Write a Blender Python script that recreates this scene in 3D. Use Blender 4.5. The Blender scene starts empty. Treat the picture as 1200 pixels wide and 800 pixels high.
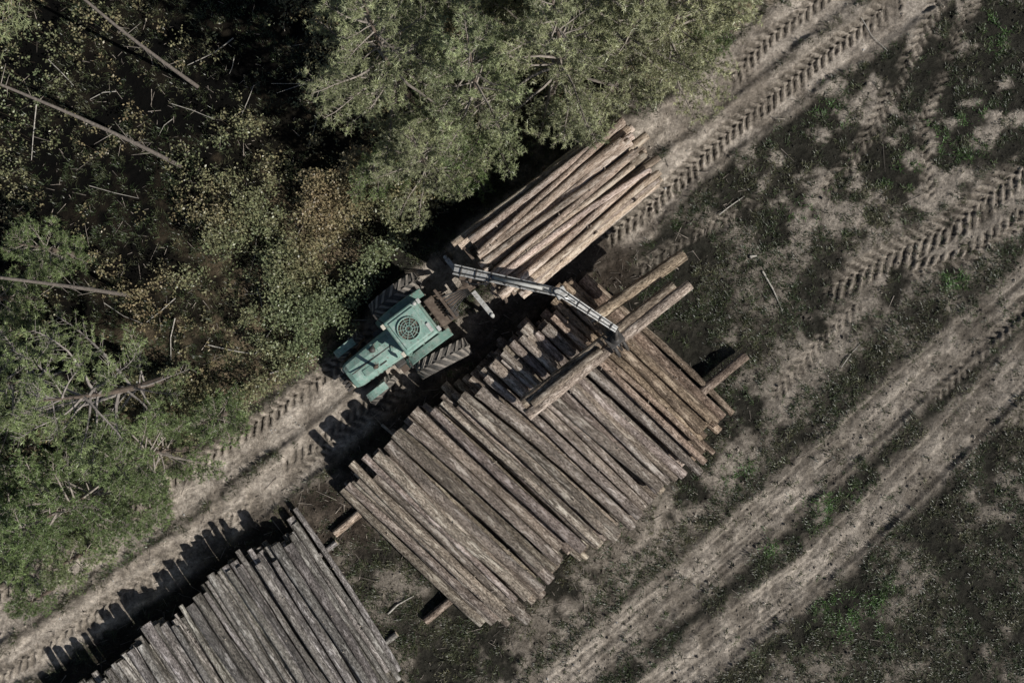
import bpy, math, random
import numpy as np
from mathutils import Vector, Matrix
rng=np.random.default_rng(7); random.seed(7)
S=bpy.context.scene
CH=30.0
def W(px,py,z=0.0):
    f=(CH-z)/CH
    return np.array([(px-600)/40*f,(400-py)/40*f,z])
# ------------------------------------------------------------ noise
_tabs={}
def vn(x,y,sc,seed):
    if seed not in _tabs: _tabs[seed]=np.random.default_rng(seed+100).random((256,256))
    t=_tabs[seed]; x=x/sc+seed*13.7; y=y/sc+seed*7.3
    xi=np.floor(x).astype(int); yi=np.floor(y).astype(int); fx=x-xi; fy=y-yi
    fx=fx*fx*(3-2*fx); fy=fy*fy*(3-2*fy)
    a=t[xi&255,yi&255]; b=t[(xi+1)&255,yi&255]; c=t[xi&255,(yi+1)&255]; d=t[(xi+1)&255,(yi+1)&255]
    return (a*(1-fx)+b*fx)*(1-fy)+(c*(1-fx)+d*fx)*fy
def fbm(x,y,sc,seed,o=4):
    r=0;a=1;s=0
    for i in range(o):
        r=r+a*vn(x,y,sc/2**i,seed+i); s+=a; a*=.55
    return r/s
def ss(a,b,x):
    t=np.clip((x-a)/(b-a),0,1); return t*t*(3-2*t)
def poly(x,y,pts):
    P=[W(*p)[:2] for p in pts]
    best=np.full(x.shape,1e9); U=np.zeros(x.shape); V=np.zeros(x.shape); acc=0
    for a,b in zip(P[:-1],P[1:]):
        d=b-a; L=np.hypot(*d); d=d/L
        t=np.clip((x-a[0])*d[0]+(y-a[1])*d[1],0,L)
        qx=x-a[0]-d[0]*t; qy=y-a[1]-d[1]*t
        ds=np.hypot(qx,qy); m=ds<best
        best=np.where(m,ds,best); U=np.where(m,acc+t,U)
        V=np.where(m,np.sign(d[0]*(y-a[1])-d[1]*(x-a[0]))*ds,V); acc+=L
    return best,U,V
# ------------------------------------------------------------ mesh helpers
def mkmesh(name,V,Fs,mats=(),midx=None,col=None,lc=None,smooth=False):
    V=np.asarray(V,dtype=np.float32)
    m=bpy.data.meshes.new(name)
    Fs=[np.asarray(f,dtype=np.int32) for f in Fs if len(f)]
    loops=np.concatenate([f.ravel() for f in Fs])
    tot=np.concatenate([np.full(len(f),f.shape[1]) for f in Fs])
    st=np.concatenate([[0],np.cumsum(tot)[:-1]]).astype(np.int32)
    m.vertices.add(len(V)); m.vertices.foreach_set("co",V.ravel())
    m.loops.add(len(loops)); m.loops.foreach_set("vertex_index",loops)
    m.polygons.add(len(tot)); m.polygons.foreach_set("loop_start",st)
    for mt in mats: m.materials.append(mt)
    if midx is not None: m.polygons.foreach_set("material_index",np.asarray(midx,dtype=np.int32))
    m.update(calc_edges=True)
    if smooth is not False:
        sm=np.ones(len(tot),dtype=bool) if smooth is True else np.asarray(smooth,dtype=bool)
        m.polygons.foreach_set("use_smooth",sm)
    else:
        m.polygons.foreach_set("use_smooth",np.zeros(len(tot),dtype=bool))
    if col is not None:
        a=m.attributes.new("Col",'FLOAT_COLOR','POINT'); c=np.ones((len(V),4),dtype=np.float32); c[:,:3]=col
        a.data.foreach_set("color",c.ravel())
    if lc is not None:
        a=m.attributes.new("lc",'FLOAT_VECTOR','POINT'); a.data.foreach_set("vector",np.asarray(lc,dtype=np.float32).ravel())
    return m
def obj(name,mesh,parent=None,loc=None,rot=None,scale=None):
    o=bpy.data.objects.new(name,mesh); S.collection.objects.link(o)
    if parent: o.parent=parent
    if loc is not None: o.location=loc
    if rot is not None: o.rotation_euler=rot
    if scale is not None: o.scale=scale
    return o
def frames(D):
    D=D/np.maximum(np.linalg.norm(D,axis=-1,keepdims=True),1e-9)
    ref=np.where(np.abs(D[...,2:3])<.9,np.array([0,0,1.]),np.array([1.,0,0]))
    A=np.cross(D,ref); A/=np.linalg.norm(A,axis=-1,keepdims=True)
    return D,A,np.cross(D,A)
def segs(P0,P1,r0,r1,k=4):
    P0=np.asarray(P0,float);P1=np.asarray(P1,float);n=len(P0)
    r0=np.broadcast_to(r0,(n,));r1=np.broadcast_to(r1,(n,))
    D,A,B=frames(P1-P0)
    an=np.arange(k)*2*np.pi/k
    c=np.cos(an)[None,:,None];s=np.sin(an)[None,:,None]
    ring=A[:,None]*c+B[:,None]*s
    V=np.concatenate([P0[:,None]+ring*r0[:,None,None],P1[:,None]+ring*r1[:,None,None]],1)
    i=np.arange(k);j=(i+1)%k
    f=np.stack([i,j,j+k,i+k],1)
    F=(f[None]+(np.arange(n)*2*k)[:,None,None]).reshape(-1,4)
    return V.reshape(-1,3),F
# ------------------------------------------------------------ materials
def newmat(name):
    m=bpy.data.materials.new(name); m.use_nodes=True; nt=m.node_tree
    b=nt.nodes["Principled BSDF"]; return m,nt,b
def N(nt,t,**k):
    n=nt.nodes.new(t)
    for a,v in k.items():
        if a in n.inputs: n.inputs[a].default_value=v
        else: setattr(n,a,v)
    return n
def ramp(nt,fac,stops):
    r=nt.nodes.new("ShaderNodeValToRGB"); el=r.color_ramp.elements
    while len(el)<len(stops): el.new(.5)
    for e,(p,c) in zip(el,stops): e.position=p; e.color=(*c,1)
    nt.links.new(fac,r.inputs[0]); return r.outputs[0]
def mix(nt,a,b,fac,mode='MIX'):
    m=nt.nodes.new("ShaderNodeMix"); m.data_type='RGBA'; m.blend_type=mode
    for sock,v in ((m.inputs[6],a),(m.inputs[7],b),(m.inputs[0],fac)):
        if isinstance(v,(int,float)): sock.default_value=v
        elif isinstance(v,tuple): sock.default_value=(*v,1)
        else: nt.links.new(v,sock)
    return m.outputs[2]
def bump(nt,b,h,strength=.5,dist=.02):
    n=N(nt,"ShaderNodeBump"); n.inputs["Strength"].default_value=strength; n.inputs["Distance"].default_value=dist
    nt.links.new(h,n.inputs["Height"]); nt.links.new(n.outputs[0],b.inputs["Normal"])
def noise(nt,vec,scale,detail=4,rough=.6):
    n=N(nt,"ShaderNodeTexNoise"); n.inputs["Scale"].default_value=scale; n.inputs["Detail"].default_value=detail; n.inputs["Roughness"].default_value=rough
    if vec is not None: nt.links.new(vec,n.inputs["Vector"])
    return n.outputs["Fac"]
def mapping(nt,vec,scale):
    n=N(nt,"ShaderNodeMapping"); n.inputs["Scale"].default_value=scale; nt.links.new(vec,n.inputs["Vector"]); return n.outputs[0]
# ground
M_ground,nt,b=newmat("soil_and_sand")
a=N(nt,"ShaderNodeAttribute",attribute_name="Col"); geo=N(nt,"ShaderNodeNewGeometry")
n1=noise(nt,geo.outputs["Position"],11,8,.75); n2=noise(nt,geo.outputs["Position"],70,3,.8)
c=mix(nt,a.outputs["Color"],ramp(nt,n1,[(.32,(.45,.44,.42)),(.68,(1.5,1.48,1.45))]),1.0,'MULTIPLY')
c=mix(nt,c,ramp(nt,n2,[(.3,(.4,.4,.4)),(.7,(1.6,1.6,1.6))]),1.0,'MULTIPLY')
nt.links.new(c,b.inputs["Base Color"]); b.inputs["Roughness"].default_value=.95; b.inputs["Specular IOR Level"].default_value=.15
bump(nt,b,n1,1.0,.08)
# bark (logs)
def barkmat(name,dark,mid,light,patch,pl=.60):
    m,nt,b=newmat(name)
    at=N(nt,"ShaderNodeAttribute",attribute_name="lc"); tc=N(nt,"ShaderNodeAttribute",attribute_name="Col")
    v1=mapping(nt,at.outputs["Vector"],(.9,4,4)); v2=mapping(nt,at.outputs["Vector"],(12,24,24))
    f1=noise(nt,v1,1.0,5,.7); f2=noise(nt,v2,1.0,6,.8)
    v3=mapping(nt,at.outputs["Vector"],(1.5,7,7)); f3=noise(nt,v3,1.0,6,.78)
    v4=mapping(nt,at.outputs["Vector"],(4.5,12,12)); f4=noise(nt,v4,3.0,4,.7)
    c=ramp(nt,f2,[(.38,dark),(.49,mid),(.62,light)])
    c=mix(nt,c,ramp(nt,f1,[(.32,(.45,.44,.43)),(.68,(1.5,1.45,1.42))]),1.0,'MULTIPLY')
    pm=ramp(nt,f3,[(pl-.03,(0,0,0)),(pl+.02,(.85,.85,.85))])
    c=mix(nt,c,patch,pm)
    dm=ramp(nt,f4,[(.34,(.85,.85,.85)),(.40,(0,0,0))]); c=mix(nt,c,dark,dm)
    c=mix(nt,c,tc.outputs["Color"],1.0,'MULTIPLY')
    nt.links.new(c,b.inputs["Base Color"]); b.inputs["Roughness"].default_value=.9; b.inputs["Specular IOR Level"].default_value=.2
    bump(nt,b,f2,1.0,.045); return m
M_bark=barkmat("pine_bark",(.055,.045,.039),(.225,.192,.165),(.47,.415,.365),(.66,.59,.52),.57)
M_bark_g=barkmat("weathered_bark",(.05,.047,.045),(.175,.166,.157),(.40,.385,.365),(.60,.57,.54),.575)
M_bark_l=barkmat("fresh_pine_bark",(.12,.09,.072),(.38,.31,.255),(.58,.495,.42),(.70,.61,.53),.55)
M_cut,nt,b=newmat("cut_wood")
at=N(nt,"ShaderNodeAttribute",attribute_name="lc"); f=noise(nt,at.outputs["Vector"],14,4,.6)
nt.links.new(ramp(nt,f,[(.3,(.48,.38,.28)),(.7,(.72,.62,.49))]),b.inputs["Base Color"]); b.inputs["Roughness"].default_value=.85
# foliage
def leafmat(name,trans=.35):
    m,nt,b=newmat(name)
    a=N(nt,"ShaderNodeAttribute",attribute_name="Col"); oi=N(nt,"ShaderNodeObjectInfo")
    c=mix(nt,a.outputs["Color"],ramp(nt,oi.outputs["Random"],[(0,(.8,.85,.75)),(1,(1.2,1.12,1.15))]),1.0,'MULTIPLY')
    nt.links.new(c,b.inputs["Base Color"]); b.inputs["Roughness"].default_value=.4; b.inputs["Specular IOR Level"].default_value=.6
    t=N(nt,"ShaderNodeBsdfTranslucent"); nt.links.new(c,t.inputs[0])
    mx=N(nt,"ShaderNodeMixShader"); mx.inputs[0].default_value=trans
    nt.links.new(b.outputs[0],mx.inputs[1]); nt.links.new(t.outputs[0],mx.inputs[2])
    nt.links.new(mx.outputs[0],nt.nodes["Material Output"].inputs[0]); return m
M_leaf=leafmat("pine_needles",.3); M_grass=leafmat("grass_blades",.25)
M_twig,nt,b=newmat("branch_bark")
a=N(nt,"ShaderNodeAttribute",attribute_name="Col"); g=N(nt,"ShaderNodeNewGeometry")
c=mix(nt,a.outputs["Color"],ramp(nt,noise(nt,g.outputs["Position"],9,5,.7),[(.3,(.5,.5,.5)),(.7,(1.4,1.4,1.4))]),1.0,'MULTIPLY')
nt.links.new(c,b.inputs["Base Color"]); b.inputs["Roughness"].default_value=.9
def paint(name,base,dust,scale=6,rough=.5,metal=0,lo=.45,hi=.7,rust=None):
    m,nt,b=newmat(name); tc=N(nt,"ShaderNodeTexCoord")
    f=noise(nt,tc.outputs["Object"],scale,7,.7)
    fac=ramp(nt,f,[(lo,(0,0,0)),(hi,(1,1,1))])
    c=mix(nt,base,dust,fac)
    if rust:
        f2=noise(nt,tc.outputs["Object"],scale*2.3,6,.75)
        c=mix(nt,c,rust,ramp(nt,f2,[(.55,(0,0,0)),(.63,(.9,.9,.9))]))
    nt.links.new(c,b.inputs["Base Color"]); b.inputs["Roughness"].default_value=rough; b.inputs["Metallic"].default_value=metal
    bump(nt,b,f,.2,.015); return m
M_teal=paint("faded_teal_paint",(.14,.245,.20),(.28,.33,.285),4,.6,rust=(.12,.10,.08))
M_teal2=paint("dusty_teal_roof",(.20,.33,.275),(.38,.45,.40),5,.6,rust=(.15,.14,.115))
M_dark=paint("greasy_steel",(.035,.032,.03),(.10,.085,.07),7,.6)
M_rust=paint("rusty_steel",(.09,.065,.048),(.19,.15,.115),7,.8)
M_tyre=paint("dusty_rubber",(.045,.043,.04),(.17,.15,.127),5,.85,lo=.38,hi=.78)
M_tread=paint("muddy_tread",(.15,.135,.115),(.34,.30,.255),6,.9,lo=.35,hi=.7)
M_crane=paint("worn_grey_paint",(.52,.52,.50),(.32,.30,.27),7,.5,rust=(.10,.08,.06))
M_white=paint("dirty_white_paint",(.5,.5,.47),(.32,.3,.26),8,.5)
M_hose=paint("rubber_hose",(.02,.02,.02),(.05,.05,.05),8,.5)
M_glass,nt,b=newmat("cab_glass"); b.inputs["Base Color"].default_value=(.03,.04,.04,1); b.inputs["Roughness"].default_value=.08
M_lamp,nt,b=newmat("lamp_lens"); b.inputs["Base Color"].default_value=(.6,.55,.45,1); b.inputs["Roughness"].default_value=.15
M_chrome=paint("bare_steel",(.45,.45,.45),(.3,.3,.3),6,.3,1.0)

# ------------------------------------------------------------ GROUND
gx=np.concatenate([-17-np.geomspace(.1,600,26)[::-1],np.arange(-17,17.001,.04),17+np.geomspace(.1,600,26)])
gy=np.concatenate([-12-np.geomspace(.1,600,26)[::-1],np.arange(-12,12.001,.04),12+np.geomspace(.1,600,26)])
X,Y=np.meshgrid(gx,gy,indexing='ij')
RUTA=[(-400,985),(-60,775),(0,722),(130,632),(260,545),(350,482),(420,425),(480,362),(560,290),(650,215),(740,165),(800,140),(860,85),(930,28),(1000,-30),(1400,-330)]
RUTB=[(-400,1060),(-60,830),(0,792),(120,712),(240,632),(330,560),(400,505),(470,450),(560,390),(660,310),(740,262),(800,195),(870,143),(960,75),(1070,0),(1130,-45),(1500,-300)]
B1=[(300,1050),(480,860),(610,770),(740,650),(850,545),(930,440),(1000,365),(1080,300),(1210,200),(1500,0)]
R1=[(300,1080),(610,835),(700,762),(830,660),(960,550),(1080,440),(1200,340),(1300,250),(1600,0)]
R2=[(400,1100),(740,835),(830,765),(940,680),(1060,570),(1200,430),(1300,340),(1600,80)]
EDGE=[(-400,900),(0,680),(130,592),(260,505),(350,446),(430,380),(480,305),(600,200),(700,120),(800,90),(900,10),(1000,-80),(1400,-400)]
def fields(x,y):
    n1=fbm(x,y,2.2,1,5); n2=fbm(x,y,.55,11,4); n3=fbm(x,y,.16,21,3)
    dA,uA,vA=poly(x,y,RUTA); dB,uB,vB=poly(x,y,RUTB)
    d1,u1,v1=poly(x,y,B1); dR1,uR1,vR1=poly(x,y,R1); dR2,uR2,vR2=poly(x,y,R2)
    dE,uE,vE=poly(x,y,EDGE)
    wob=(n2-.5)*.5+(n1-.5)*.4
    road=np.maximum(ss(.84,.52,dA+wob),ss(.78,.44,dB+wob))
    road2=np.maximum(ss(.86,.45,dR1+wob*1.2),ss(.86,.45,dR2+wob*1.2))
    mid2=ss(1.2,.4,d1+wob*2)*ss(.40,.55,n1+ .5*(n2-.5)+.05)
    forest=ss(.0,.7,vE+wob*1.2)
    px=600+40*x; py=400-40*y
    ch=ss(780,900,px)*ss(420,230,py+0.1*px-90)
    churn=ch*ss(.48,.58,n1*.4+n2*.6)*.58
    far=ss(.53,.63,n1*.5+n2*.5)*.32
    sand=np.clip(np.maximum.reduce([road,road2*.66,mid2*.55,churn,far])*(1-forest),0,1)
    return dict(n1=n1,n2=n2,n3=n3,dA=dA,vA=vA,dB=dB,uB=uB,vB=vB,uA=uA,d1=d1,dR1=dR1,dR2=dR2,vR1=vR1,vR2=vR2,vE=vE,road=road,road2=road2,mid2=mid2,forest=forest,sand=sand,churn=churn,px=px,py=py)
f=fields(X,Y)
def L3(a,b,t): return np.asarray(a)*(1-t[...,None])+np.asarray(b)*t[...,None]
soil=L3((.024,.023,.018),(.078,.069,.056),ss(.38,.64,f['n1']*.5+f['n2']*.5))
sandc=L3((.23,.20,.167),(.44,.39,.335),ss(.25,.65,f['n2']))
s3=f['sand'][...,None]
col=soil*(1-s3)+sandc*s3
for dk,vk,am in (('dR1','vR1',1.3),('dR2','vR2',1.3),('dA','vA',.7),('dB','vB',.7)):
    m=ss(.9,.4,f[dk]); st=vn(f[vk],f['uA']*.03,.075,31)*.6+vn(f[vk],f['uA']*.02,.2,33)*.4
    col*= (1+ (st-.5)*am*m)[...,None]
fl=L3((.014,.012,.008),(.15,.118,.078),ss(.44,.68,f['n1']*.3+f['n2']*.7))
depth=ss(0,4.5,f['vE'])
floor_shade=ss(520,300,f['px']+.6*f['py'])
fl=fl*(1.7-.7*depth)[...,None]*(1-.9*floor_shade)[...,None]  # litter colour darkened towards top-left, painting in the forest shade
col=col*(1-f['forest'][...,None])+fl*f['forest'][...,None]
MUDP=[(60,870),(240,720),(350,632),(410,595),(480,505),(560,430),(640,350),(700,305)]
mud=ss(1.7,.6,poly(X,Y,MUDP)[0]+(f['n2']-.5)*.8)*.85
mudc=L3((.03,.024,.019),(.085,.067,.052),f['n2'])
col=col*(1-mud[...,None])+mudc*mud[...,None]
H=(f['n1']-.5)*.18+(f['n2']-.5)*.12*(1-.5*f['road'])+(f['n3']-.5)*.06*(1-.5*f['road'])
H+= -.07*f['road']-.06*f['road2']
H+= .06*f['forest']
for vk,dk in (('vR1','dR1'),('vR2','dR2')): H+=(vn(f[vk],f['uA']*.03,.075,31)-.5)*.05*ss(.9,.4,f[dk])
for dk in ('dA','dB','dR1','dR2'):
    H+= .06*np.exp(-((f[dk]-.62)/.13)**2)*(1-f['forest'])
TREADS=[([(-60,732),(0,694),(130,608),(260,524),(350,462),(430,400),(465,356)],.27,.28,1,1.0),
 ([(330,556),(400,505),(480,445)],.32,.28,-1,1),
 ([(700,285),(760,243),(800,205),(850,158),(905,113),(960,68),(1060,-8)],.34,.26,1,1.0),
 ([(-60,836),(60,752),(180,672),(300,585)],.26,.27,1,.65),
 ([(850,98),(900,45),(960,0),(1020,-50)],.30,.27,1,.9),
 ([(960,345),(1040,300),(1120,262),(1220,180)],.48,.32,1,.85),
 ([(1060,320),(1130,300),(1230,235)],.32,.30,-1,.8),
 ([(1110,-20),(1060,80),(1010,170),(960,230)],.30,.28,-1,.7),
 ([(1150,-20),(1110,70),(1080,150),(1090,240)],.28,.26,1,.6),
 ([(740,320),(820,268),(890,235)],.28,.26,1,.6),
 ([(900,470),(960,400),(1010,350)],.30,.28,1,.55),
 ([(1090,470),(1150,410),(1230,340)],.26,.25,1,.6)]
for pts,hw,per,sg,st_ in TREADS:
    d,u,v=poly(X,Y,pts)
    v=v+(f['n2']-.5)*.10; d=d+(f['n2']-.5)*.22
    m=ss(hw,hw-.09,d)*ss(.32,.48,f['n1']*.3+f['n2']*.7+.10*(st_-.5))*st_
    L=sum(np.hypot(*(W(*a)[:2]-W(*b)[:2])) for a,b in zip(pts[:-1],pts[1:]))
    m*=ss(0,.3,u)*ss(L,L-.3,u)
    ph=u/per+np.where(v>0,0,.5)+sg*np.abs(v)*2.4+(f['n3']-.5)*.35+(f['n2']-.5)*.3
    fr=np.abs((ph%1)-.5)*2
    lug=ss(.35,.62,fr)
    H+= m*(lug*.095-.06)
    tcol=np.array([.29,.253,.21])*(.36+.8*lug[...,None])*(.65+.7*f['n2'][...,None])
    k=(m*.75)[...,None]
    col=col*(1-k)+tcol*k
col*= (.55+.9*f['n3'][...,None])
nx,ny=X.shape
farm=np.maximum(np.abs(X)-18,np.abs(Y)-13); H=np.where(farm>0,H*.5,H)
V=np.stack([X,Y,H],-1).reshape(-1,3)
i=np.arange(nx-1)[:,None]*ny+np.arange(ny-1)[None,:]
F=np.stack([i,i+ny,i+ny+1,i+1],-1).reshape(-1,4)
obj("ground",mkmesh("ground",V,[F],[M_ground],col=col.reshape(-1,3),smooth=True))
def gidx(x,y):
    return np.clip(((np.asarray(x)+17)/.04).astype(int)+26,0,nx-1),np.clip(((np.asarray(y)+12)/.04).astype(int)+26,0,ny-1)
def gh(x,y): return H[gidx(x,y)]
n=70000; x=rng.uniform(-16.5,16.5,n); y=rng.uniform(-11.5,11.5,n); ix=gidx(x,y)
pr=.30*(1-f['forest'][ix])*(.3+.7*(1-f['road'][ix]))+.45*mud[ix]; k=rng.random(n)<pr; x=x[k];y=y[k];m=len(x)
r=rng.exponential(.012,m)+.008; r=np.minimum(r,.06); C_=np.stack([x,y,gh(x,y)+r*.3],1)
oc=np.array([[1,0,0],[0,1,0],[-1,0,0],[0,-1,0],[0,0,1],[0,0,-1]],float)
V=(C_[:,None]+oc[None]*r[:,None,None]*rng.uniform(.6,1.3,(m,6,1))+rng.normal(0,.004,(m,6,3))).reshape(-1,3)
of=np.array([[0,1,4],[1,2,4],[2,3,4],[3,0,4],[1,0,5],[2,1,5],[3,2,5],[0,3,5]])
cc=np.repeat(np.clip(col[gidx(x,y)]*rng.uniform(.7,1.8,(m,1))+.015,0,.5),6,0)
obj("soil_clods",mkmesh("soil_clods",V,[(of[None]+(np.arange(m)*6)[:,None,None]).reshape(-1,3)],[M_ground],col=cc))

# ------------------------------------------------------------ LOGS
class Logs:
    def __init__(s): s.V=[];s.F4=[];s.cut=[];s.C=[];s.L=[];s.n=0
    def add(s,p0,p1,r0,r1,bend=.04,tint=None,k=14,seg=18,stubs=True):
        p0=np.array(p0,float);p1=np.array(p1,float); D,A,B=frames((p1-p0)[None]); D,A,B=D[0],A[0],B[0]
        t=np.linspace(0,1,seg+1); Ln=np.linalg.norm(p1-p0)
        b1,b2=rng.normal(0,bend,2); w1,w2=rng.normal(0,.014,2)
        cen=p0+(p1-p0)*t[:,None]+A*(b1*np.sin(np.pi*t)+w1*np.sin(7*t+b1*50))[:,None]+B*(b2*.4*np.sin(np.pi*t)+w2*np.sin(9*t))[:,None]
        r=r0+(r1-r0)*t; an=np.arange(k)*2*np.pi/k
        rad=r[:,None]*(1+rng.normal(0,.04,(seg+1,k))+rng.normal(0,.03,(seg+1,1)))
        ring=A[None,None]*np.cos(an)[None,:,None]+B[None,None]*np.sin(an)[None,:,None]
        V=(cen[:,None]+ring*rad[...,None])
        off=rng.uniform(0,400,3)
        lc=np.stack([np.broadcast_to((t*Ln)[:,None],rad.shape),rad*np.cos(an),rad*np.sin(an)],-1)+off
        if tint is None: tint=(1,1,1)
        g=rng.uniform(.55,1.3); tt=np.array(tint)*g*np.array([1,rng.uniform(.96,1.01),rng.uniform(.9,1.0)])
        n0=s.n; V=V.reshape(-1,3); m=(seg+1)*k
        i=np.arange(seg)[:,None]*k; a=np.arange(k)[None]; a2=(a+1)%k
        F=np.stack([i+a,i+a2,i+k+a2,i+k+a],-1).reshape(-1,4)+n0
        c0=np.concatenate([V[:k],[cen[0]-D*.004]]); c1=np.concatenate([V[m-k:m],[cen[-1]+D*.004]])
        lcc=np.concatenate([lc.reshape(-1,3)[:k],[off],lc.reshape(-1,3)[m-k:],[off+[Ln,0,0]]])
        s.V+= [V,c0,c1]; s.L+=[lc.reshape(-1,3),lcc]; s.C.append(np.broadcast_to(tt,(m+2*k+2,3)))
        s.F4.append(F)
        j=np.arange(k);j2=(j+1)%k
        s.cut.append(np.stack([j2,j,np.full(k,k)],1)+n0+m); s.cut.append(np.stack([j,j2,np.full(k,k)],1)+n0+m+k+1)
        s.n+=m+2*k+2
        if stubs:
            for _ in range(rng.integers(1,6)):
                q=rng.uniform(.05,.95); a=rng.uniform(0,6.28); rr=r0+(r1-r0)*q
                c=p0+(p1-p0)*q; d=A*np.cos(a)+B*np.sin(a)+D*.4
                ls=rng.uniform(.02,.08)
                s.stub(c+d*rr*.8,c+d*(rr+ls),.02,.012)
    def stub(s,a,b,r0,r1):
        V,F=segs([a],[b],r0,r1,6); m=len(V)
        V=np.concatenate([V,[b]]); s.V.append(V); s.L.append(V*5); s.C.append(np.full((m+1,3),1.1)); s.F4.append(F+s.n)
        j=np.arange(6); s.cut.append(np.stack([j+6,(j+1)%6+6,np.full(6,m)],1)+s.n); s.n+=m+1
    def build(s,name,mat,parent=None):
        V=np.concatenate(s.V);F=np.concatenate(s.F4);C=np.concatenate(s.cut)
        mi=np.concatenate([np.zeros(len(F)),np.ones(len(C))])
        return obj(name,mkmesh(name,V,[F,C],[mat,M_cut],midx=mi,col=np.concatenate(s.C),lc=np.concatenate(s.L),smooth=(mi==0)),parent)
def pile(mat,P0,axis,ldir,length,S0,S1,layers,dm,zb=.32,ends=None,topp=.35,slope=.5,tintf=None,gap=.035):
    L=Logs(); ang=math.atan2(ldir[1],ldir[0])
    for k in range(layers+1):
        s=S0+slope*k*.6+rng.uniform(0,.1); last=S1-slope*k*.5
        z=zb+dm*.5+k*dm*.80; step=rng.normal(0,.1)
        while s<last:
            r=rng.uniform(.32,.58)*dm
            if k==layers and rng.random()>topp: s+=r*2; continue
            if k==layers-1 and rng.random()<.06: s+=r*1.2; continue
            if rng.random()<.25: step=rng.normal(0,.18)
            a=ang+rng.normal(0,.013 if k<layers else .03); d=np.array([math.cos(a),math.sin(a)])
            o=step+rng.normal(0,.07)+ (ends(s) if ends else 0); ln=length+rng.normal(0,.13)
            p=np.array(P0)+np.array(axis)*(s+r)+d*o; q=p+d*ln
            taper=rng.uniform(.66,.85); ra,rb=(r,r*taper) if rng.random()<.5 else (r*taper,r)
            zz=z+rng.normal(0,.05)-(.0 if k<layers else .03)
            L.add([p[0],p[1],zz+rng.normal(0,.02)],[q[0],q[1],zz+rng.normal(0,.02)],ra,rb,tint=tintf(s) if tintf else None)
            s+=r*2*.98+(.018+rng.exponential(gap) if k>=layers-2 else 0)
    return L
ax=np.array([.768,.640]); ld=np.array([.729,-.685]); PP=np.array((-5.1,-4.36))
L=pile(M_bark,PP,ax,ld,5.75,0,9.62,5,.325,zb=.22,ends=lambda s: .10*math.sin(s*1.7)-(.35 if s>8.2 else 0),slope=.42,tintf=lambda s:(1,1,1) if s<7.6 else (.86,.78,.70),gap=.06,topp=.28)
for q,ex0,ex1 in ((.9,-.95,.2),(4.6,-1.0,1.5)):
    a=PP+ld*q+ax*ex0; c=PP+ld*q+ax*(9.6+ex1)
    L.add([*a,.16],[*c,.16 if q<2 else .4],.12,.15,tint=(1.0,.93,.86))
L.build("log_pile",M_bark)
ax2=np.array([-.79,-.613]); ld2=np.array([.548,-.836])
L=pile(M_bark_g,(-5.95,-5.12),ax2,ld2,5.5,0,11,5,.25,zb=.2,ends=lambda s:.1*math.sin(s*2.1),slope=.3,topp=.25,gap=.06)
for q in (1.1,4.3):
    a=np.array((-5.95,-5.12))+ld2*q-ax2*.3; c=a+ax2*12; L.add([*a,.1],[*c,.1],.09,.09)
L.build("log_pile",M_bark_g)
L=Logs()
a=W(728,350,1.9); c=W(802,298,1.9); L.add(a-(c-a)*.5,c,.19,.17,tint=(.9,.84,.78))
L.build("loose_log",M_bark)

# ------------------------------------------------------------ VEHICLE helpers
def part(name,V,F,mat,par,bev=0,smooth=False):
    m=bpy.data.meshes.new(name); m.from_pydata([tuple(map(float,v)) for v in V],[],[tuple(map(int,q)) for q in F]); m.materials.append(mat); m.update()
    if smooth:
        for p in m.polygons: p.use_smooth=True
    o=obj(name,m,par)
    if bev:
        b=o.modifiers.new("b",'BEVEL'); b.width=bev; b.segments=3; b.limit_method='ANGLE'; b.angle_limit=.6
    return o
BF=[(0,1,3,2),(4,6,7,5),(0,4,5,1),(2,3,7,6),(0,2,6,4),(1,5,7,3)]
def box(name,c,s,mat,par,bev=.01,taper=None,rz=0):
    V=[]
    for x in(-.5,.5):
        for y in(-.5,.5):
            for z in(-.5,.5):
                sx,sy=1,1
                if taper and z>0: sx,sy=taper
                v=np.array([x*s[0]*sx,y*s[1]*sy,z*s[2]])
                if rz: v[:2]=[v[0]*math.cos(rz)-v[1]*math.sin(rz),v[0]*math.sin(rz)+v[1]*math.cos(rz)]
                V.append(v+c)
    return part(name,V,BF,mat,par,bev)
def beam(name,p0,p1,w,h,mat,par,bev=.01,w1=None,h1=None):
    p0=np.array(p0,float);p1=np.array(p1,float);D,A,B=frames((p1-p0)[None]);A,B=A[0],B[0]
    V=[]
    for p,ww,hh in((p0,w,h),(p1,w1 or w,h1 or h)):
        for y in(-.5,.5):
            for z in(-.5,.5): V.append(p+A*y*ww+B*z*hh)
    return part(name,V,BF,mat,par,bev)
def tube(name,pts,r,mat,par,k=10,closed=False):
    pts=np.array(pts,float);n=len(pts)
    if closed: T=np.roll(pts,-1,0)-np.roll(pts,1,0)
    else: T=np.gradient(pts,axis=0)
    D,A,B=frames(T); an=np.arange(k)*2*np.pi/k
    r=np.broadcast_to(r,(n,))
    V=(pts[:,None]+(A[:,None]*np.cos(an)[None,:,None]+B[:,None]*np.sin(an)[None,:,None])*r[:,None,None]).reshape(-1,3)
    F=[]
    for i in range(n if closed else n-1):
        for j in range(k):
            i2=(i+1)%n; F.append((i*k+j,i*k+(j+1)%k,i2*k+(j+1)%k,i2*k+j))
    if not closed: F.append(tuple(range(k))[::-1]); F.append(tuple((n-1)*k+j for j in range(k)))
    return part(name,V,F,mat,par,0,True)
def circ(c,r,n=32,z=0): return [(c[0]+r*math.cos(a),c[1]+r*math.sin(a),c[2]+z) for a in np.arange(n)*2*math.pi/n]
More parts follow.
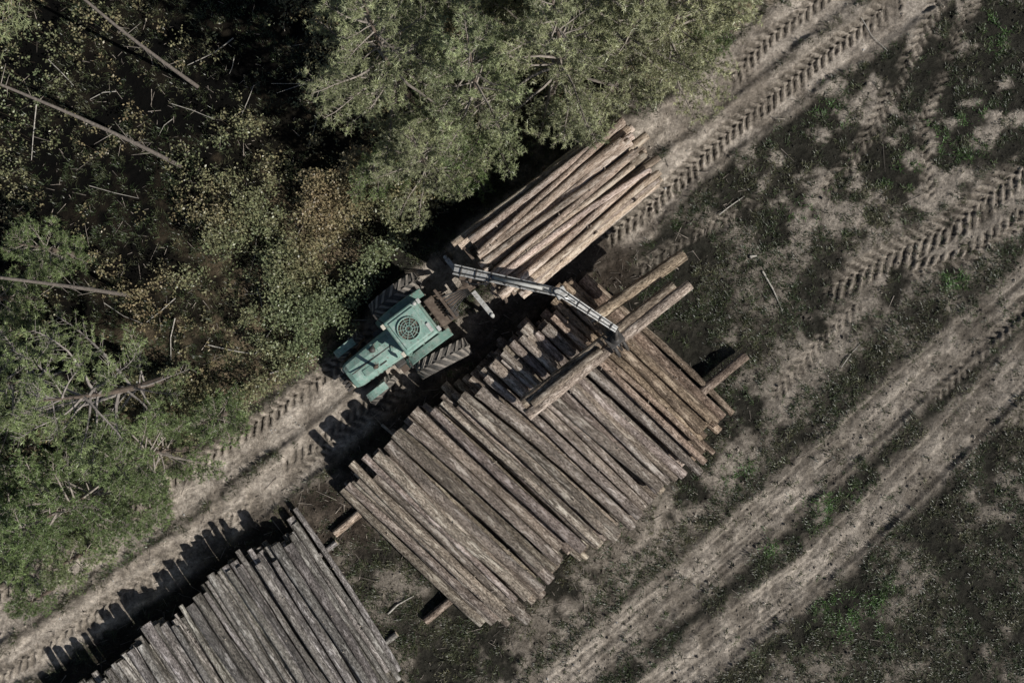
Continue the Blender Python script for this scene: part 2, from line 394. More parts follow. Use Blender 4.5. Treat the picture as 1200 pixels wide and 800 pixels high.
def wheel(name,c,R,w,par,lugs=18,rim=M_white,steer=0):
    e=bpy.data.objects.new(name,None); S.collection.objects.link(e); e.parent=par; e.location=c; e.rotation_euler=(0,0,steer)
    ri=R*.55
    prof=[(ri,-w*.42),(ri*1.12,-w*.5),(R*.86,-w*.52),(R*.95,-w*.44),(R*.965,-w*.2),(R*.97,0),(R*.965,w*.2),(R*.95,w*.44),(R*.86,w*.52),(ri*1.12,w*.5),(ri,w*.42)]
    n=40; V=[];F=[]
    for i in range(n):
        a=i*2*math.pi/n
        for r,y in prof: V.append((r*math.cos(a),y,r*math.sin(a)))
    m=len(prof)
    for i in range(n):
        for j in range(m-1): F.append((i*m+j,i*m+j+1,((i+1)%n)*m+j+1,((i+1)%n)*m+j))
    part("tyre",V,F,M_tyre,e,0,True)
    V=[];F=[]
    for i in range(lugs):
        for sd in(-1,1):
            a0=(i+(.5 if sd>0 else 0))*2*math.pi/lugs; da=2*math.pi/lugs*.36; b=len(V)
            for yy,sh,rr in((.02*w,0,R*.96),(.51*w,.55*2*math.pi/lugs*1.6,R*.90)):
                for aa in(0,da):
                    for r in(rr-.02,rr+R*.085): V.append((r*math.cos(a0+sh+aa),sd*yy,r*math.sin(a0+sh+aa)))
            F+= [tuple(b+q for q in g) for g in BF]
    part("tread_lugs",V,F,M_tread,e,.006)
    V=[];F=[];pr=[(.0,w*.18),(.25*ri,w*.18),(.4*ri,w*.1),(.8*ri,w*.12),(ri,w*.4),(ri*1.03,w*.42)]
    for sd in(-1,1):
        b=len(V)
        for i in range(28):
            a=i*2*math.pi/28
            for r,y in pr: V.append((r*math.cos(a)+1e-5*i,sd*y,r*math.sin(a)))
        m=len(pr)
        for i in range(28):
            for j in range(m-1): F.append((b+i*m+j,b+i*m+j+1,b+((i+1)%28)*m+j+1,b+((i+1)%28)*m+j))
    part("rim",V,F,rim,e,0,True); return e
def empty(name,loc,rz):
    e=bpy.data.objects.new(name,None); S.collection.objects.link(e); e.location=loc; e.rotation_euler=(0,0,rz); return e
# ------------------------------------------------------------ TRACTOR  (x fwd, y left)
o=W(494,383); T=empty("tractor",(o[0],o[1],-.03),math.radians(217))
wheel("rear_wheel_1",(0,1.14,.80),.82,.50,T,18,steer=-.16); wheel("rear_wheel_2",(0,-1.08,.80),.82,.50,T,18)
wheel("front_wheel_1",(1.95,.78,.5),.5,.30,T,16,steer=.22); wheel("front_wheel_2",(1.95,-.76,.5),.5,.30,T,16,steer=.22)
box("rear_axle",(0,0,.78),(.34,1.8,.34),M_dark,T,.04); box("gearbox",(.5,0,.75),(1.5,.5,.55),M_dark,T,.04)
box("engine_block",(1.6,0,.85),(1.3,.42,.5),M_dark,T,.03); box("front_axle",(1.95,0,.5),(.18,1.3,.16),M_dark,T,.03)
V=[];prof=[(-.46,0),(-.46,.62),(-.39,.78),(-.17,.86),(.17,.86),(.39,.78),(.46,.62),(.46,0)]
xs=[(.70,1.0,.98),(1.3,.96,.97),(1.85,.90,.93),(2.24,.86,.86),(2.38,.78,.74)]
for x,w_,h_ in xs:
    for y,z in prof: V.append((x,y*w_,.86+z*h_))
F=[];m=len(prof)
for i in range(len(xs)-1):
    for j in range(m-1): F.append((i*m+j,i*m+j+1,(i+1)*m+j+1,(i+1)*m+j))
F.append(tuple(range(m))[::-1]); F.append(tuple((len(xs)-1)*m+j for j in range(m)))
part("hood",V,F,M_teal2,T,.02)
box("hood_seam",(1.55,0,1.69),(1.35,.03,.03),M_dark,T,.005)
box("hood_access_panel",(1.05,-.2,1.68),(.45,.26,.03),M_teal,T,.01); box("hood_access_panel",(1.7,.19,1.665),(.5,.2,.03),M_teal,T,.01)
for y in(-.27,.27): box("hood_hinge",(1.35,y,1.66),(.24,.04,.03),M_dark,T,.005)
for i in range(6): box("side_louvre",(1.2+i*.15,.445-i*.008,1.25),(.06,.03,.3),M_dark,T,.004); box("side_louvre",(1.2+i*.15,-.445+i*.008,1.25),(.06,.03,.3),M_dark,T,.004)
box("grille",(2.39,0,1.12),(.05,.52,.42),M_dark,T,.01)
for y in(-.26,.26): box("headlamp",(2.42,y,1.3),(.05,.14,.12),M_lamp,T,.02)
box("front_weight_frame",(2.50,0,.72),(.3,.6,.26),M_rust,T,.03)
for i in range(5): box("front_weight",(2.62,-.24+i*.12,.72),(.2,.09,.36),M_dark,T,.02)
tube("exhaust_pipe",[(1.55,.25,1.5),(1.55,.25,2.1),(1.52,.25,2.3),(1.44,.26,2.38)],[.045,.05,.05,.045],M_rust,T)
tube("air_intake",[(1.35,-.2,1.55),(1.35,-.2,1.84)],.05,M_dark,T); tube("air_intake_cap",[(1.35,-.2,1.84),(1.35,-.2,1.92)],.09,M_dark,T)
box("cab_lower",(.1,0,1.25),(1.10,1.10,.62),M_teal,T,.03)
box("cab_glazing",(.1,0,1.98),(1.0,1.04,.86),M_glass,T,.02,taper=(.92,.94))
for x in(-.44,.62):
    for y in(-.53,.53): beam("cab_pillar",(x,y,1.5),(x*.93+.01,y*.95,2.45),.08,.08,M_teal,T,.01)
for y in(-.53,.53): beam("door_pillar",(.12,y,1.5),(.12,y*.95,2.42),.05,.05,M_teal,T,.01)
box("cab_roof",(.10,0,2.50),(1.10,1.12,.12),M_teal2,T,.05,taper=(.93,.95))
box("roof_raised_panel",(.12,0,2.575),(.84,.9,.06),M_teal2,T,.02,taper=(.95,.95))
RC=(.14,0,2.61)
V=[RC]+circ(RC,.30,32); part("fan_well",[(v[0],v[1],v[2]+.004) for v in V],[(0,i+1,(i+1)%32+1) for i in range(32)],M_rust,T)
for r,t_ in((.31,.02),(.23,.008),(.16,.008),(.09,.012)): tube("fan_guard_ring",circ(RC,r,32,.035),t_,M_teal2,T,6,True)
for i in range(10):
    a=i*math.pi/5+.2; beam("fan_guard_spoke",(RC[0]+.05*math.cos(a),RC[1]+.05*math.sin(a),RC[2]+.04),(RC[0]+.31*math.cos(a),RC[1]+.31*math.sin(a),RC[2]+.04),.014,.012,M_teal2,T,0)
for i in range(5):
    a=i*math.pi*.4; beam("fan_blade",(RC[0]+.03*math.cos(a),RC[1]+.03*math.sin(a),RC[2]+.018),(RC[0]+.26*math.cos(a+.2),RC[1]+.26*math.sin(a+.2),RC[2]+.014),.06,.006,M_dark,T,0,w1=.13)
box("roof_patch",(-.33,.3,2.615),(.10,.26,.01),M_white,T,.002)
for y in(-.46,.46):
    for x in(.68,-.50): box("work_lamp",(x,y,2.47),(.1,.15,.12),M_lamp if x>0 else M_white,T,.02)
tube("warning_beacon",[(-.38,-.45,2.57),(-.38,-.45,2.72)],[.06,.05],M_white,T)
for sd in(-1,1):
    V=[];n=12
    for i in range(n):
        a=math.radians(20+i*115/(n-1))
        for y,dr in((.56,.0),(.78,.0),(.80,-.04)): V.append((.95*math.cos(a),sd*y,.80+(.95+dr)*math.sin(a)))
    F=[]
    for i in range(n-1):
        for j in range(2): F.append((i*3+j,i*3+j+1,i*3+j+4,i*3+j+3))
    o=part("rear_fender",V,F,M_teal,T); sm=o.modifiers.new("s",'SOLIDIFY'); sm.thickness=.025
    V=[];n=8
    for i in range(n):
        a=math.radians(40+i*75/(n-1))
        for y in(.66,.88): V.append((1.95+.56*math.cos(a),sd*y,.5+.56*math.sin(a)))
    F=[(i*2,i*2+1,i*2+3,i*2+2) for i in range(n-1)]
    o=part("front_fender",V,F,M_teal2,T); sm=o.modifiers.new("s",'SOLIDIFY'); sm.thickness=.02
    box("step",(.95,sd*.68,.75),(.4,.26,.05),M_rust,T,.01); box("fuel_tank",(1.0,sd*.5,1.0),(.35,.25,.4),M_dark,T,.04)
    tube("mirror_arm",[(.62,sd*.53,2.3),(.7,sd*.75,2.34)],.015,M_dark,T); box("mirror",(.7,sd*.82,2.28),(.04,.16,.26),M_dark,T,.01)
box("rear_hydraulic_tank",(-.70,.0,1.35),(.30,.9,.45),M_rust,T,.04); box("rear_frame",(-.85,0,1.0),(.5,.9,.12),M_rust,T,.02)
for y in(-.35,.35): beam("lower_link",(-.2,y,.6),(-1.15,y*.9,.55),.07,.1,M_rust,T)
beam("hitch_bar",(-.2,0,.5),(-1.5,0,.5),.14,.1,M_rust,T)
for y in(-.45,.0,.45): beam("rear_guard_bar",(-1.0,y,1.0),(-1.0,y,1.75),.06,.06,M_rust,T)
beam("rear_guard_top",(-1.0,-.5,1.75),(-1.0,.5,1.75),.08,.08,M_rust,T)
box("valve_bank",(-1.0,.28,1.35),(.28,.34,.2),M_dark,T,.02)
for i in range(6): tube("hydraulic_hose",[(-.8,-.2+i*.09,1.58),(-1.1,-.2+i*.1,1.8),(-1.5,-.1+i*.05,1.4),(-1.75,-.0+i*.03,1.2)],.018,M_hose,T,6)
# ------------------------------------------------------------ TRAILER
TR=empty("forestry_trailer",(1.18,3.52,0),math.radians(219))
beam("chassis_beam",(3.9,0,.72),(-2.7,0,.72),.28,.24,M_rust,TR,.02)
for x in(-1.75,-.55):
    for sd in(-1,1): wheel("bogie_wheel",(x,sd*1.0,.5),.5,.44,TR,16)
for sd in(-1,1): beam("bogie_arm",(-1.75,sd*.62,.52),(-.55,sd*.62,.52),.12,.18,M_rust,TR)
beam("bogie_axle",(-1.15,-.65,.6),(-1.15,.65,.6),.14,.14,M_rust,TR)
for x in(2.0,.7,-.5,-1.9):
    beam("bunk",(x,-1.02,.92),(x,1.02,.92),.14,.14,M_rust,TR,.01)
    for sd in(-1,1): beam("stake",(x,sd*1.06,.9),(x,sd*1.13,2.35),.08,.1,M_rust,TR,.01,w1=.06,h1=.07)
for y in np.linspace(-1,1,6): beam("headboard_bar",(2.55,y,.9),(2.55,y,2.4),.06,.06,M_rust,TR,.005)
for z in(.95,1.7,2.4): beam("headboard_rail",(2.55,-1.05,z),(2.55,1.05,z),.08,.08,M_rust,TR,.005)
for sd in(-1,1):
    beam("stabiliser_leg",(3.1,sd*.2,.8),(3.1,sd*1.0,.9),.14,.14,M_crane,TR,.01); tube("stabiliser_foot",[(3.1,sd*1.05,1.0),(3.1,sd*1.1,.05)],.06,M_crane,TR); box("foot_plate",(3.1,sd*1.1,.05),(.3,.3,.05),M_rust,TR)
    beam("mudguard",(-2.4,sd*.92,.8),(-2.42,sd*.92,.35),.4,.03,M_hose,TR)
L=Logs()
for k in range(9):
    z=1.1+k*.205; hwid=[1.0,1.02,1.02,1.02,1.02,1.02,1.02,1.0,.9][k]; y=-hwid+rng.uniform(0,.05)
    while y<hwid:
        r=rng.uniform(.08,.145)
        if k>=8 and rng.random()<.3: y+=r*2; continue
        a=rng.normal(0,.008+.02*(k>6)); dx=rng.normal(0,.17); ln=5.05+rng.normal(0,.16)
        r2=r*rng.uniform(.65,.88)
        if rng.random()<.5: r,r2=r2,r
        L.add([ln/2+dx-.2,y+r+a*2.6,z+rng.normal(0,.035)],[-ln/2+dx-.2,y+r-a*2.6,z+rng.normal(0,.035)],r,r2,bend=.04)
        y+=(r+r2)*.98+rng.exponential(.02)
L.build("log_load",M_bark_l,TR)
# ------------------------------------------------------------ CRANE
C=empty("loader_crane",(0,0,0),0)
pb=np.array([-1.22,1.75,.8]); pt=np.array([-1.22,1.75,2.75])
tube("slew_base",[pb,pb+[0,0,.35]],.24,M_rust,C,16); tube("pillar",[pb+[0,0,.3],pt],.12,M_crane,C,14)
tip0=W(533,316,2.95); el=W(657,343,3.75); en=W(722,386,3.45)
def boom(nm,a,b,w0,w1,h,n):
    D,A,B=frames((b-a)[None]);D,A,B=D[0],A[0],B[0]
    up=B if B[2]>0 else -B
    beam(nm,a,b,w0,h,M_crane,C,.015,w1=w1,h1=h*.8)
    for sy in(-1,1): beam(nm+"_flange",a+A*sy*w0*.5+up*h*.5,b+A*sy*w1*.5+up*h*.4,.035,.04,M_crane,C,.004)
    for i in range(n):
        t=(i+.5)/n; c=a+(b-a)*t+up*h*.5; ww=w0+(w1-w0)*t
        beam(nm+"_clamp",c-A*ww*.55,c+A*ww*.55,.035,.05,M_dark,C,.004)
    return A,up
A_,U_=boom("main_boom",tip0,el,.24,.19,.2,7); A2_,U2_=boom("outer_boom",el,en,.19,.13,.15,5)
box("boom_knuckle",tuple(el),(.28,.28,.26),M_crane,C,.03,rz=.5); tube("knuckle_pin",[el-[0,0,.05]-A_*.2,el-[0,0,.05]+A_*.2],.05,M_dark,C)
box("pillar_head",tuple(pt+[0,0,.05]),(.34,.3,.3),M_rust,C,.03,rz=-.2)
tube("lift_cylinder",[pt-[0,0,.9]+np.array([.15,-.03,0]),(tip0*.45+el*.55)-[0,0,.1]],.06,M_dark,C); tube("lift_rod",[tip0*.45+el*.55-[0,0,.1],tip0*.35+el*.65],.035,M_chrome,C)
tube("stick_cylinder",[tip0*.6+el*.4+U_*.18,tip0*.15+el*.85+U_*.2],.045,M_white,C); tube("stick_rod",[tip0*.15+el*.85+U_*.2,el*.75+en*.25+[0,0,.14]],.022,M_chrome,C)
for k in (-1,1):
    q=A_*.075*k
    tube("boom_hose",[tip0+U_*.13+q,(tip0+el)/2+U_*.15+q*.8,el+[0,0,.2]+q,(el+en)/2+U2_*.13+A2_*.05*k,en+[.02,0,.05]+A2_*.04*k],.013,M_hose,C,6)
tube("hose_loop",[pt+[0,0,.1],pt+[.1,-.25,.35],tip0*.7+el*.3+[0,-.2,.2],tip0*.6+el*.4+U_*.1],.02,M_hose,C,6)
g=np.array([2.72,.05,2.45])
tube("link",[en,[g[0],g[1],3.2]],.05,M_dark,C); tube("rotator",[[g[0],g[1],3.22],[g[0],g[1],2.95]],.13,M_dark,C,14)
la=W(614,482,2.25); lb=W(806,330,2.25); ldv=(lb-la)/np.linalg.norm(lb-la); lp=np.cross(ldv,[0,0,1])
box("grapple_frame",(g[0],g[1],2.88),(.46,.34,.14),M_dark,C,.02,rz=math.atan2(ldv[1],ldv[0]))
for sd in(-1,1):
    for off in((-.14,.14) if sd>0 else (-.04,.05)):
        pts=[]
        for q in np.linspace(0,1,9):
            a=math.radians(75-q*165); pts.append(np.array([g[0],g[1],2.42])+ldv*off+lp*sd*(.46*math.cos(a))+np.array([0,0,.45*math.sin(a)]))
        tube("grapple_tine",pts,np.linspace(.06,.03,9),M_dark,C,6)
    tube("grapple_ram",[np.array([g[0],g[1],2.9]),np.array([g[0],g[1],2.62])+lp*sd*.36],.035,M_chrome,C)
L=Logs(); L.add(la+lp*.12,lb+lp*.08,.175,.155,bend=.02,tint=(.95,.92,.9))
L.add(la-lp*.18+ldv*.1+[0,0,.02],lb-lp*.17-ldv*.35,.155,.13,bend=.02,tint=(.8,.77,.73)); L.add(la-lp*.03+ldv*.3+[0,0,.22],lb-lp*.03-ldv*3.0+[0,0,.22],.11,.10,bend=.02,tint=(1.0,.97,.94)); L.build("held_logs",M_bark,C)

# ------------------------------------------------------------ TREES
def needles(P,D,n,ln,w,spread):
    m=len(P); P=np.repeat(P,n,0); D=np.repeat(D,n,0)
    R=rng.normal(0,1,(m*n,3)); R/=np.linalg.norm(R,axis=1,keepdims=True)
    d=D*spread+R; d/=np.linalg.norm(d,axis=1,keepdims=True)
    l=rng.uniform(.6,1.1,(m*n,1))*ln
    _,A,B=frames(d); a=rng.uniform(0,6.28,(m*n,1)); s=A*np.cos(a)+B*np.sin(a)
    V=np.stack([P-s*w*.5,P+s*w*.5,P+d*l],1).reshape(-1,3)
    return V,np.arange(m*n*3).reshape(-1,3)
def pine(name,H_,cb,R,dens=1.0,leafy=1.0,tr=.13,lean=.0,colr=(.33,.355,.22),stubs=0,barkc=(.15,.115,.09),twc=(.27,.235,.20)):
    P0=[];P1=[];r0=[];r1=[];TP=[];TD=[]
    n=14; t=np.linspace(0,1,n); lx=rng.normal(0,.12,2)
    cx=lambda q: np.array([lx[0]*math.sin(q*4)+lean*q*H_,lx[1]*math.sin(q*3),q*H_])
    for i in range(n-1): P0.append(cx(t[i]));P1.append(cx(t[i+1]));r0.append(tr*(1-t[i]*.9));r1.append(tr*(1-t[i+1]*.9))
    tv,tf=segs(P0,P1,np.array(r0),np.array(r1),9)
    P0=[];P1=[];r0=[];r1=[]
    for _ in range(stubs):
        q=rng.uniform(.15,.95)*cb/H_; a=rng.uniform(0,6.28); e=cx(q)+np.array([math.cos(a),math.sin(a),rng.uniform(-.1,.3)])*rng.uniform(.1,.6)
        P0.append(cx(q));P1.append(e);r0.append(.010);r1.append(.003)
    z=cb
    while z<H_-.1:
        q=(z-cb)/(H_-cb); prof=(min(1,q*3.2+.45))*(1-q)**.62+.06
        nb=rng.integers(3,7); a0=rng.uniform(0,6.28)
        for b in range(nb):
            if rng.random()>dens: continue
            a=a0+b*6.28/nb+rng.normal(0,.25); Lb=R*prof*rng.uniform(.5,1.35); el_=rng.uniform(.05,.4)+q*.6
            d=np.array([math.cos(a),math.sin(a),math.tan(el_)]); d/=np.linalg.norm(d)
            o=cx(z/H_)+[0,0,rng.normal(0,.06)]; ns=7; pts=[o]; dd=d.copy()
            for k in range(ns):
                dd=dd+rng.normal(0,.12,3)+[0,0,.035*(k-2)]; dd/=np.linalg.norm(dd); pts.append(pts[-1]+dd*Lb/ns)
            rb=.010+.014*Lb
            for k in range(ns): P0.append(pts[k]);P1.append(pts[k+1]);r0.append(rb*(1-k/ns*.8));r1.append(rb*(1-(k+1)/ns*.8))
            nt_=int(Lb/.13)+3
            for k in range(nt_):
                u=.40+.60*(k+rng.random())/nt_; f_=u*ns; ii=min(int(f_),ns-1); p=pts[ii]+(pts[ii+1]-pts[ii])*(f_-ii)
                bd=pts[ii+1]-pts[ii]; bd/=np.linalg.norm(bd); side=np.cross(bd,[0,0,1]); side/=np.linalg.norm(side)+1e-6
                s=1 if k%2 else -1
                td=bd*rng.uniform(.4,.9)+side*s*rng.uniform(.5,1)+np.array([0,0,rng.uniform(-.05,.45)]); td/=np.linalg.norm(td)
                tl=rng.uniform(.18,.5)*(.5+.6*Lb/R)*(1.25-.5*u)
                e=p+td*tl; P0.append(p);P1.append(e);r0.append(.007);r1.append(.004)
                nn=max(1,int(tl/.09))
                for w_ in range(nn):
                    if rng.random()<leafy: TP.append(p+td*tl*(w_+1)/nn+rng.normal(0,.015,3)); TD.append(td)
                if rng.random()<.75*leafy:
                    e2=p+td*tl*.6+np.cross(td,[0,0,1])*rng.choice([-1,1])*.14; P0.append(p+td*tl*.4);P1.append(e2);r0.append(.005);r1.append(.003);TP+= [e2,(e2+p+td*tl*.4)/2];TD+=[td,td]
        z+=rng.uniform(.32,.55)
    bv,bf=segs(P0,P1,np.array(r0),np.array(r1),4)
    Vs=[tv,bv]
    Cs=[np.broadcast_to(barkc,(len(tv),3)),np.broadcast_to(twc,(len(bv),3))]
    F3=[];off=len(tv)
    F4=np.concatenate([tf,bf+off]); off+=len(bv)
    if TP:
        TP=np.array(TP);TD=np.array(TD)
        nv,nf=needles(TP,TD,14,.12,.019,.6); Vs.append(nv); F3=nf+off
        cz=vn(TP[:,0]*1.0+TP[:,2],TP[:,1]+TP[:,2]*.7,.8,41)[:,None]; tip=rng.uniform(.6,1.4,(len(TP),1))
        cc=np.array(colr)*tip*(.55+.9*cz)*np.array([1.0,1.0,.95])
        Cs.append(np.repeat(cc,42,0))
    mi=np.concatenate([np.zeros(len(F4)),np.ones(len(F3))])
    print(name,len(mi))
    return mkmesh(name,np.concatenate(Vs),[F4,F3],[M_twig,M_leaf],midx=mi,col=np.concatenate(Cs))
GRN=(.21,.27,.125)
PA=pine("pine_a",9.0,2.2,2.2,dens=.85); PA2=pine("pine_a2",9.0,2.4,2.1,dens=.8,colr=(.30,.35,.20)); PB=pine("pine_b",7.2,1.2,1.9,dens=.85); PC=pine("pine_c",16,12.5,1.8,dens=.8,tr=.065,stubs=20,barkc=(.17,.145,.125))
PF=pine("pine_f",8.2,2.0,2.0,dens=.85,colr=GRN); PE=pine("pine_e",4.0,.4,1.3,colr=GRN); PG=pine("pine_g",8.5,2.5,2.5,dens=.75,leafy=.65,colr=GRN,twc=(.27,.24,.215))
def tree(m,px,py,s=1,name="pine_tree"):
    p=W(px,py); obj(name,m,None,(p[0],p[1],float(gh(p[0],p[1]))-.05 if abs(p[0])<17 and abs(p[1])<12 else -.05),(rng.normal(0,.02),rng.normal(0,.02),rng.uniform(0,6.28)),(s,s,s*rng.uniform(.95,1.05)))
for m,x,y,s in [(PA,482,118,1),(PB,500,205,.8),(PA2,566,150,.95),(PA,640,120,1.05),(PB,713,110,1.18),(PB,765,66,1.12),(PA,560,40,1),(PB,460,40,1),(PA2,650,20,1),(PA,725,-5,1.05),
  (PA,540,-70,1.05),(PA2,640,-80,1),(PE,450,215,.8),(PE,805,66,.9),(PE,548,205,.9),(PA,440,-90,1.0),(PB,812,-5,1.05),(PB,850,-28,.9),
  (PG,205,440,1),(PF,225,525,.8),(PF,150,560,.9),(PF,60,600,1),(PE,275,480,.8),(PE,190,590,.8),(PE,110,640,.8),(PF,-20,520,1),(PG,-20,640,1),(PG,90,440,.9),
  (PE,90,300,.9),(PE,40,350,1),(PE,60,690,.6),
  (PC,212,195,1),(PC,232,102,.9),(PC,152,346,1.0),
  (PA,-250,300,1),(PC,-200,350,1),(PF,-250,500,1),(PC,0,-150,1),(PA,250,-150,1),(PA,350,-220,1),(PA,520,-220,1),(PA,700,-200,1),(PA,-350,650,1)]:
    tree(m,x,y,s)

# ------------------------------------------------------------ UNDERGROWTH leaves
n=52000; x=rng.uniform(-17,3,n); y=rng.uniform(-7,12,n); ff=fields(x,y)
dk=ss(520,310,ff['px']+.6*ff['py'])
clump=ss(.50,.60,fbm(x,y,1.1,51,4)+.06*ss(3.5,1,ff['vE']))
dn=ff['forest']*(.06+.94*clump)*(1-.9*dk)
k=rng.random(n)<dn; x=x[k];y=y[k]; m=len(x); cl=clump[k]; hh=rng.uniform(.03,1.3,m)*(.10+1.0*cl)
per=12; C0=np.stack([x,y,gh(x,y)+hh],1)
P=np.repeat(C0,per,0)+rng.normal(0,.08,(m*per,3))*[1,1,.7]; d=rng.normal(0,1,P.shape); d[:,2]*=.5
D,A,B=frames(d); up=rng.normal(0,.5,P.shape)+[0,0,1]; A=np.cross(D,up);A/=np.linalg.norm(A,axis=1,keepdims=True)
l=rng.uniform(.02,.05,(len(P),1)); V=np.stack([P-D*l,P+A*l*.6,P+D*l,P-A*l*.6],1).reshape(-1,3)
near=ss(2.5,0.2,fields(x,y)['vE'])
hue=np.repeat(np.clip(vn(x,y,1.6,52)*.9+rng.random(m)*.4-.1-.5*near,0,1)[:,None],per,0); cg=np.array([.20,.245,.125])*(1-hue)+np.array([.31,.245,.14])*hue
cg*=rng.uniform(.5,1.4,(len(P),1))
uv,uf=segs(np.stack([x,y,gh(x,y)-.02],1),C0+rng.normal(0,.05,(m,3)),.007,.004,3)
Vall=np.concatenate([V,uv]); Ca=np.concatenate([np.repeat(cg,4,0),np.broadcast_to((.12,.095,.07),(len(uv),3))])
obj("undergrowth",mkmesh("undergrowth",Vall,[np.arange(len(V)).reshape(-1,4),uf+len(V)],[M_leaf],col=Ca)); print("under",m)
# ------------------------------------------------------------ GRASS
def blades(x,y,l,w,col,name,flat=1.0):
    n=len(x); a=rng.uniform(0,6.28,n); le=rng.uniform(.3,1.15,n)*flat
    base=np.stack([x,y,gh(x,y)-.01],1); d=np.stack([np.cos(a)*np.sin(le),np.sin(a)*np.sin(le),np.cos(le)],1)
    s=np.stack([-np.sin(a),np.cos(a),0*a],1)*w[:,None]*.5
    mid=base+d*l[:,None]*.55; tip=mid+(d*[1,1,.35])*l[:,None]*.55
    V=np.stack([base-s,base+s,mid+s*.8,mid-s*.8,tip],1).reshape(-1,3); i=np.arange(n)[:,None]*5
    q=i+[0,1,2,3]; t=i+[3,2,4]
    obj(name,mkmesh(name,V,[q,t],[M_grass],col=np.repeat(col,5,0)))
n=70000; x=rng.uniform(-16.9,16.9,n); y=rng.uniform(-11.9,11.9,n); ff=fields(x,y)
gn=ff['n1']*.35+ff['n2']*.45+vn(x,y,.25,61)*.2
g1=ss(.42,.55,gn+.05)*(1-ff['sand'])**2
med=ss(.22,.08,np.abs(ff['dA']-ff['dB']))*ss(.47,.56,gn)*.8*(1-.8*ff['road'])
med2=ss(.3,.08,np.abs(ff['dR1']-ff['dR2']))*(ff['dR1']<1.8)*ss(.44,.55,gn)*.9
gd=np.maximum.reduce([g1*(1-.55*ff['forest']),med,med2*(1-ff['road2'])])
mm=poly(x,y,MUDP)[0]
gd*=1-.85*ss(1.6,.8,mm)
STR=[(640,800),(720,710),(870,590),(1000,460),(1080,360),(1210,290)]
strip=ss(1.3,.3,poly(x,y,STR)[0])*ss(.34,.48,gn); gd=np.maximum(gd,strip*.95*(1-ff['road2']))
zn=ss(2.8,1.0,np.hypot(x-W(850,300)[0],y-W(850,300)[1])); gd=np.maximum(gd,zn*.9*ss(.38,.5,gn))
for pts,hw,per_,sg,st_ in TREADS: gd*=1-.8*ss(hw+.1,hw-.1,poly(x,y,pts)[0])*ss(.32,.5,ff['n2'])
k=rng.random(n)<gd*.85; x=x[k];y=y[k]; per=11
hue=np.clip(vn(x,y,1.3,71)*.55+rng.random(len(x))*.5-.15,0,1); lsc=rng.uniform(.6,1.6,len(x)); br=rng.uniform(.4,1.7,len(x))
x=np.repeat(x,per)+rng.normal(0,.05,len(x)*per); y=np.repeat(y,per)+rng.normal(0,.05,len(y)*per); hue=np.repeat(hue,per);lsc=np.repeat(lsc,per);br=np.repeat(br,per)
m=len(x); print("grass",m)
gc=np.array([.038,.058,.022])*(1-hue[:,None])+np.array([.14,.130,.08])*(hue[:,None]**1.6)
for px_,py_,r_ in [(1125,150,1.2),(1150,130,.8),(1060,200,.9),(400,765,.8),(965,590,.9),(1120,330,.6),(950,250,.8),(40,560,3),(900,630,.6),(1000,720,1.4),(1165,40,.8),(380,490,.8),(1080,560,.6),(860,560,.6),(980,130,.7),(870,740,.7),(40,650,1)]:
    p=W(px_,py_); q=ss(r_,r_*.2,np.hypot(x-p[0],y-p[1])+ (vn(x,y,.5,81)-.5)*r_*1.4)[:,None]; gc=gc*(1-q)+np.array([.07,.135,.038])*q
gc*=br[:,None]*rng.uniform(.7,1.3,(m,1))
blades(x,y,rng.uniform(.06,.16,m)*lsc,rng.uniform(.010,.024,m),gc,"grass")
# ------------------------------------------------------------ DEBRIS
n=8500; x=rng.uniform(-16,16,n); y=rng.uniform(-11,11,n)
dpil=poly(x,y,[(60,760),(350,600),(400,600),(640,360),(800,260)])[0]; dpl2=poly(x,y,[(480,790),(640,720),(860,490)])[0]; dpl3=poly(x,y,[(380,620),(480,760)])[0]
ffd=fields(x,y)
pr=np.maximum.reduce([ss(2.2,.6,dpil),ss(1.2,.3,dpl2),ss(1.3,.4,dpl3)]); pr=np.maximum(pr,.08+.3*ffd['forest'])
kk=rng.random(n)<pr; x=x[kk];y=y[kk];m=len(x); a=rng.uniform(0,6.28,m); l=rng.exponential(.15,m)+.04; z=gh(x,y)+.015
A0=np.stack([x,y,z],1);A1=A0+np.stack([np.cos(a)*l,np.sin(a)*l,rng.normal(0,.03,m)+.02],1)
v,f4=segs(A0,A1,rng.uniform(.005,.014,m),.004,4)
obj("wood_debris",mkmesh("wood_debris",v,[f4],[M_twig],col=np.repeat(rng.uniform(.08,.42,(m,1))*np.array([1,.86,.72]),8,0)))
sv=[];sf=[];o_=0
STK=[(893,318,916,364,.03),(880,303,886,300,.045),(842,252,872,230,.02),(318,437,372,420,.025),(300,415,345,350,.02),(245,404,300,415,.02),(0,545,70,535,.04),(1010,20,1040,60,.015),(985,430,1010,400,.015),(448,497,466,516,.045),(455,718,485,697,.03)]
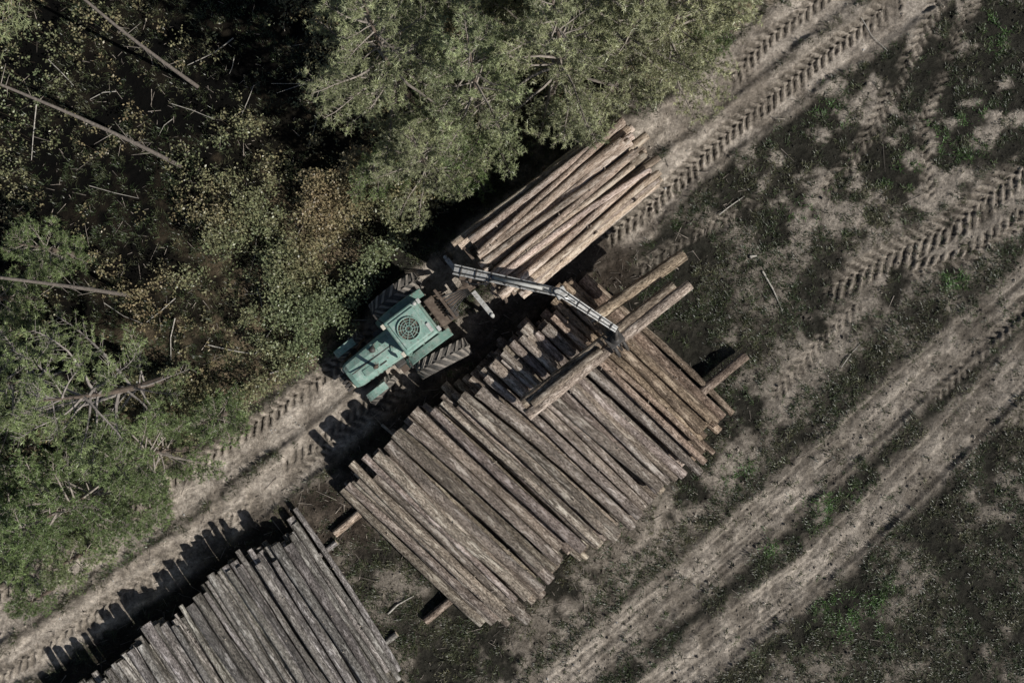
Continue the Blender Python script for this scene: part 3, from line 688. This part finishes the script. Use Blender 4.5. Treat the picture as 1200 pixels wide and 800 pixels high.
for _ in range(26):
    a=rng.uniform(0,3.14); l=rng.uniform(20,70); x_=rng.uniform(20,430); y_=rng.uniform(20,380)
    if x_*.7+y_>680: continue
    STK.append((x_,y_,x_+l*math.cos(a),y_+l*math.sin(a),rng.uniform(.008,.02)))
for (ax_,ay_,bx_,by_,r) in STK:
    A_=W(ax_,ay_);B_=W(bx_,by_);mm_=(A_+B_)/2+np.array([*rng.normal(0,.05,2),0])
    for p,q,r0_,r1_ in((A_,mm_,r,r*.8),(mm_,B_,r*.8,r*.5)):
        p=p.copy();q=q.copy();p[2]=gh(p[0],p[1])+.05;q[2]=gh(q[0],q[1])+.05
        v,f4=segs([p],[q],r0_,r1_,7); sv.append(v);sf.append(f4+o_);o_+=len(v)
v=np.concatenate(sv); obj("fallen_branches",mkmesh("fallen_branches",v,[np.concatenate(sf)],[M_twig],col=np.broadcast_to((.42,.39,.34),(len(v),3)),smooth=True))
# ------------------------------------------------------------ LIGHT
el_=math.radians(43); dr=np.array([-.88,.47]); dr/=np.linalg.norm(dr)
ldir=Vector((dr[0]*math.cos(el_),dr[1]*math.cos(el_),-math.sin(el_)))
sun=bpy.data.lights.new("sun",'SUN'); sun.energy=4.4; sun.angle=math.radians(.5); sun.color=(1,.965,.91)
so=bpy.data.objects.new("sun",sun); S.collection.objects.link(so); so.rotation_euler=ldir.to_track_quat('-Z','Y').to_euler(); so.location=(15,-10,25)
w=bpy.data.worlds.new("World"); S.world=w; w.use_nodes=True; nt=w.node_tree
sk=nt.nodes.new("ShaderNodeTexSky"); sk.sky_type='NISHITA'; sk.sun_disc=False; sk.sun_elevation=el_; sk.sun_rotation=math.atan2(-dr[0],-dr[1])
nt.links.new(sk.outputs[0],nt.nodes["Background"].inputs[0]); nt.nodes["Background"].inputs[1].default_value=.05
S.view_settings.view_transform='Standard'; S.view_settings.look='None'; S.view_settings.exposure=0
cd=bpy.data.cameras.new("cam"); cd.lens=36; cd.sensor_width=36; cd.clip_end=2000
co=bpy.data.objects.new("camera",cd); S.collection.objects.link(co); co.location=(0,0,CH); S.camera=co
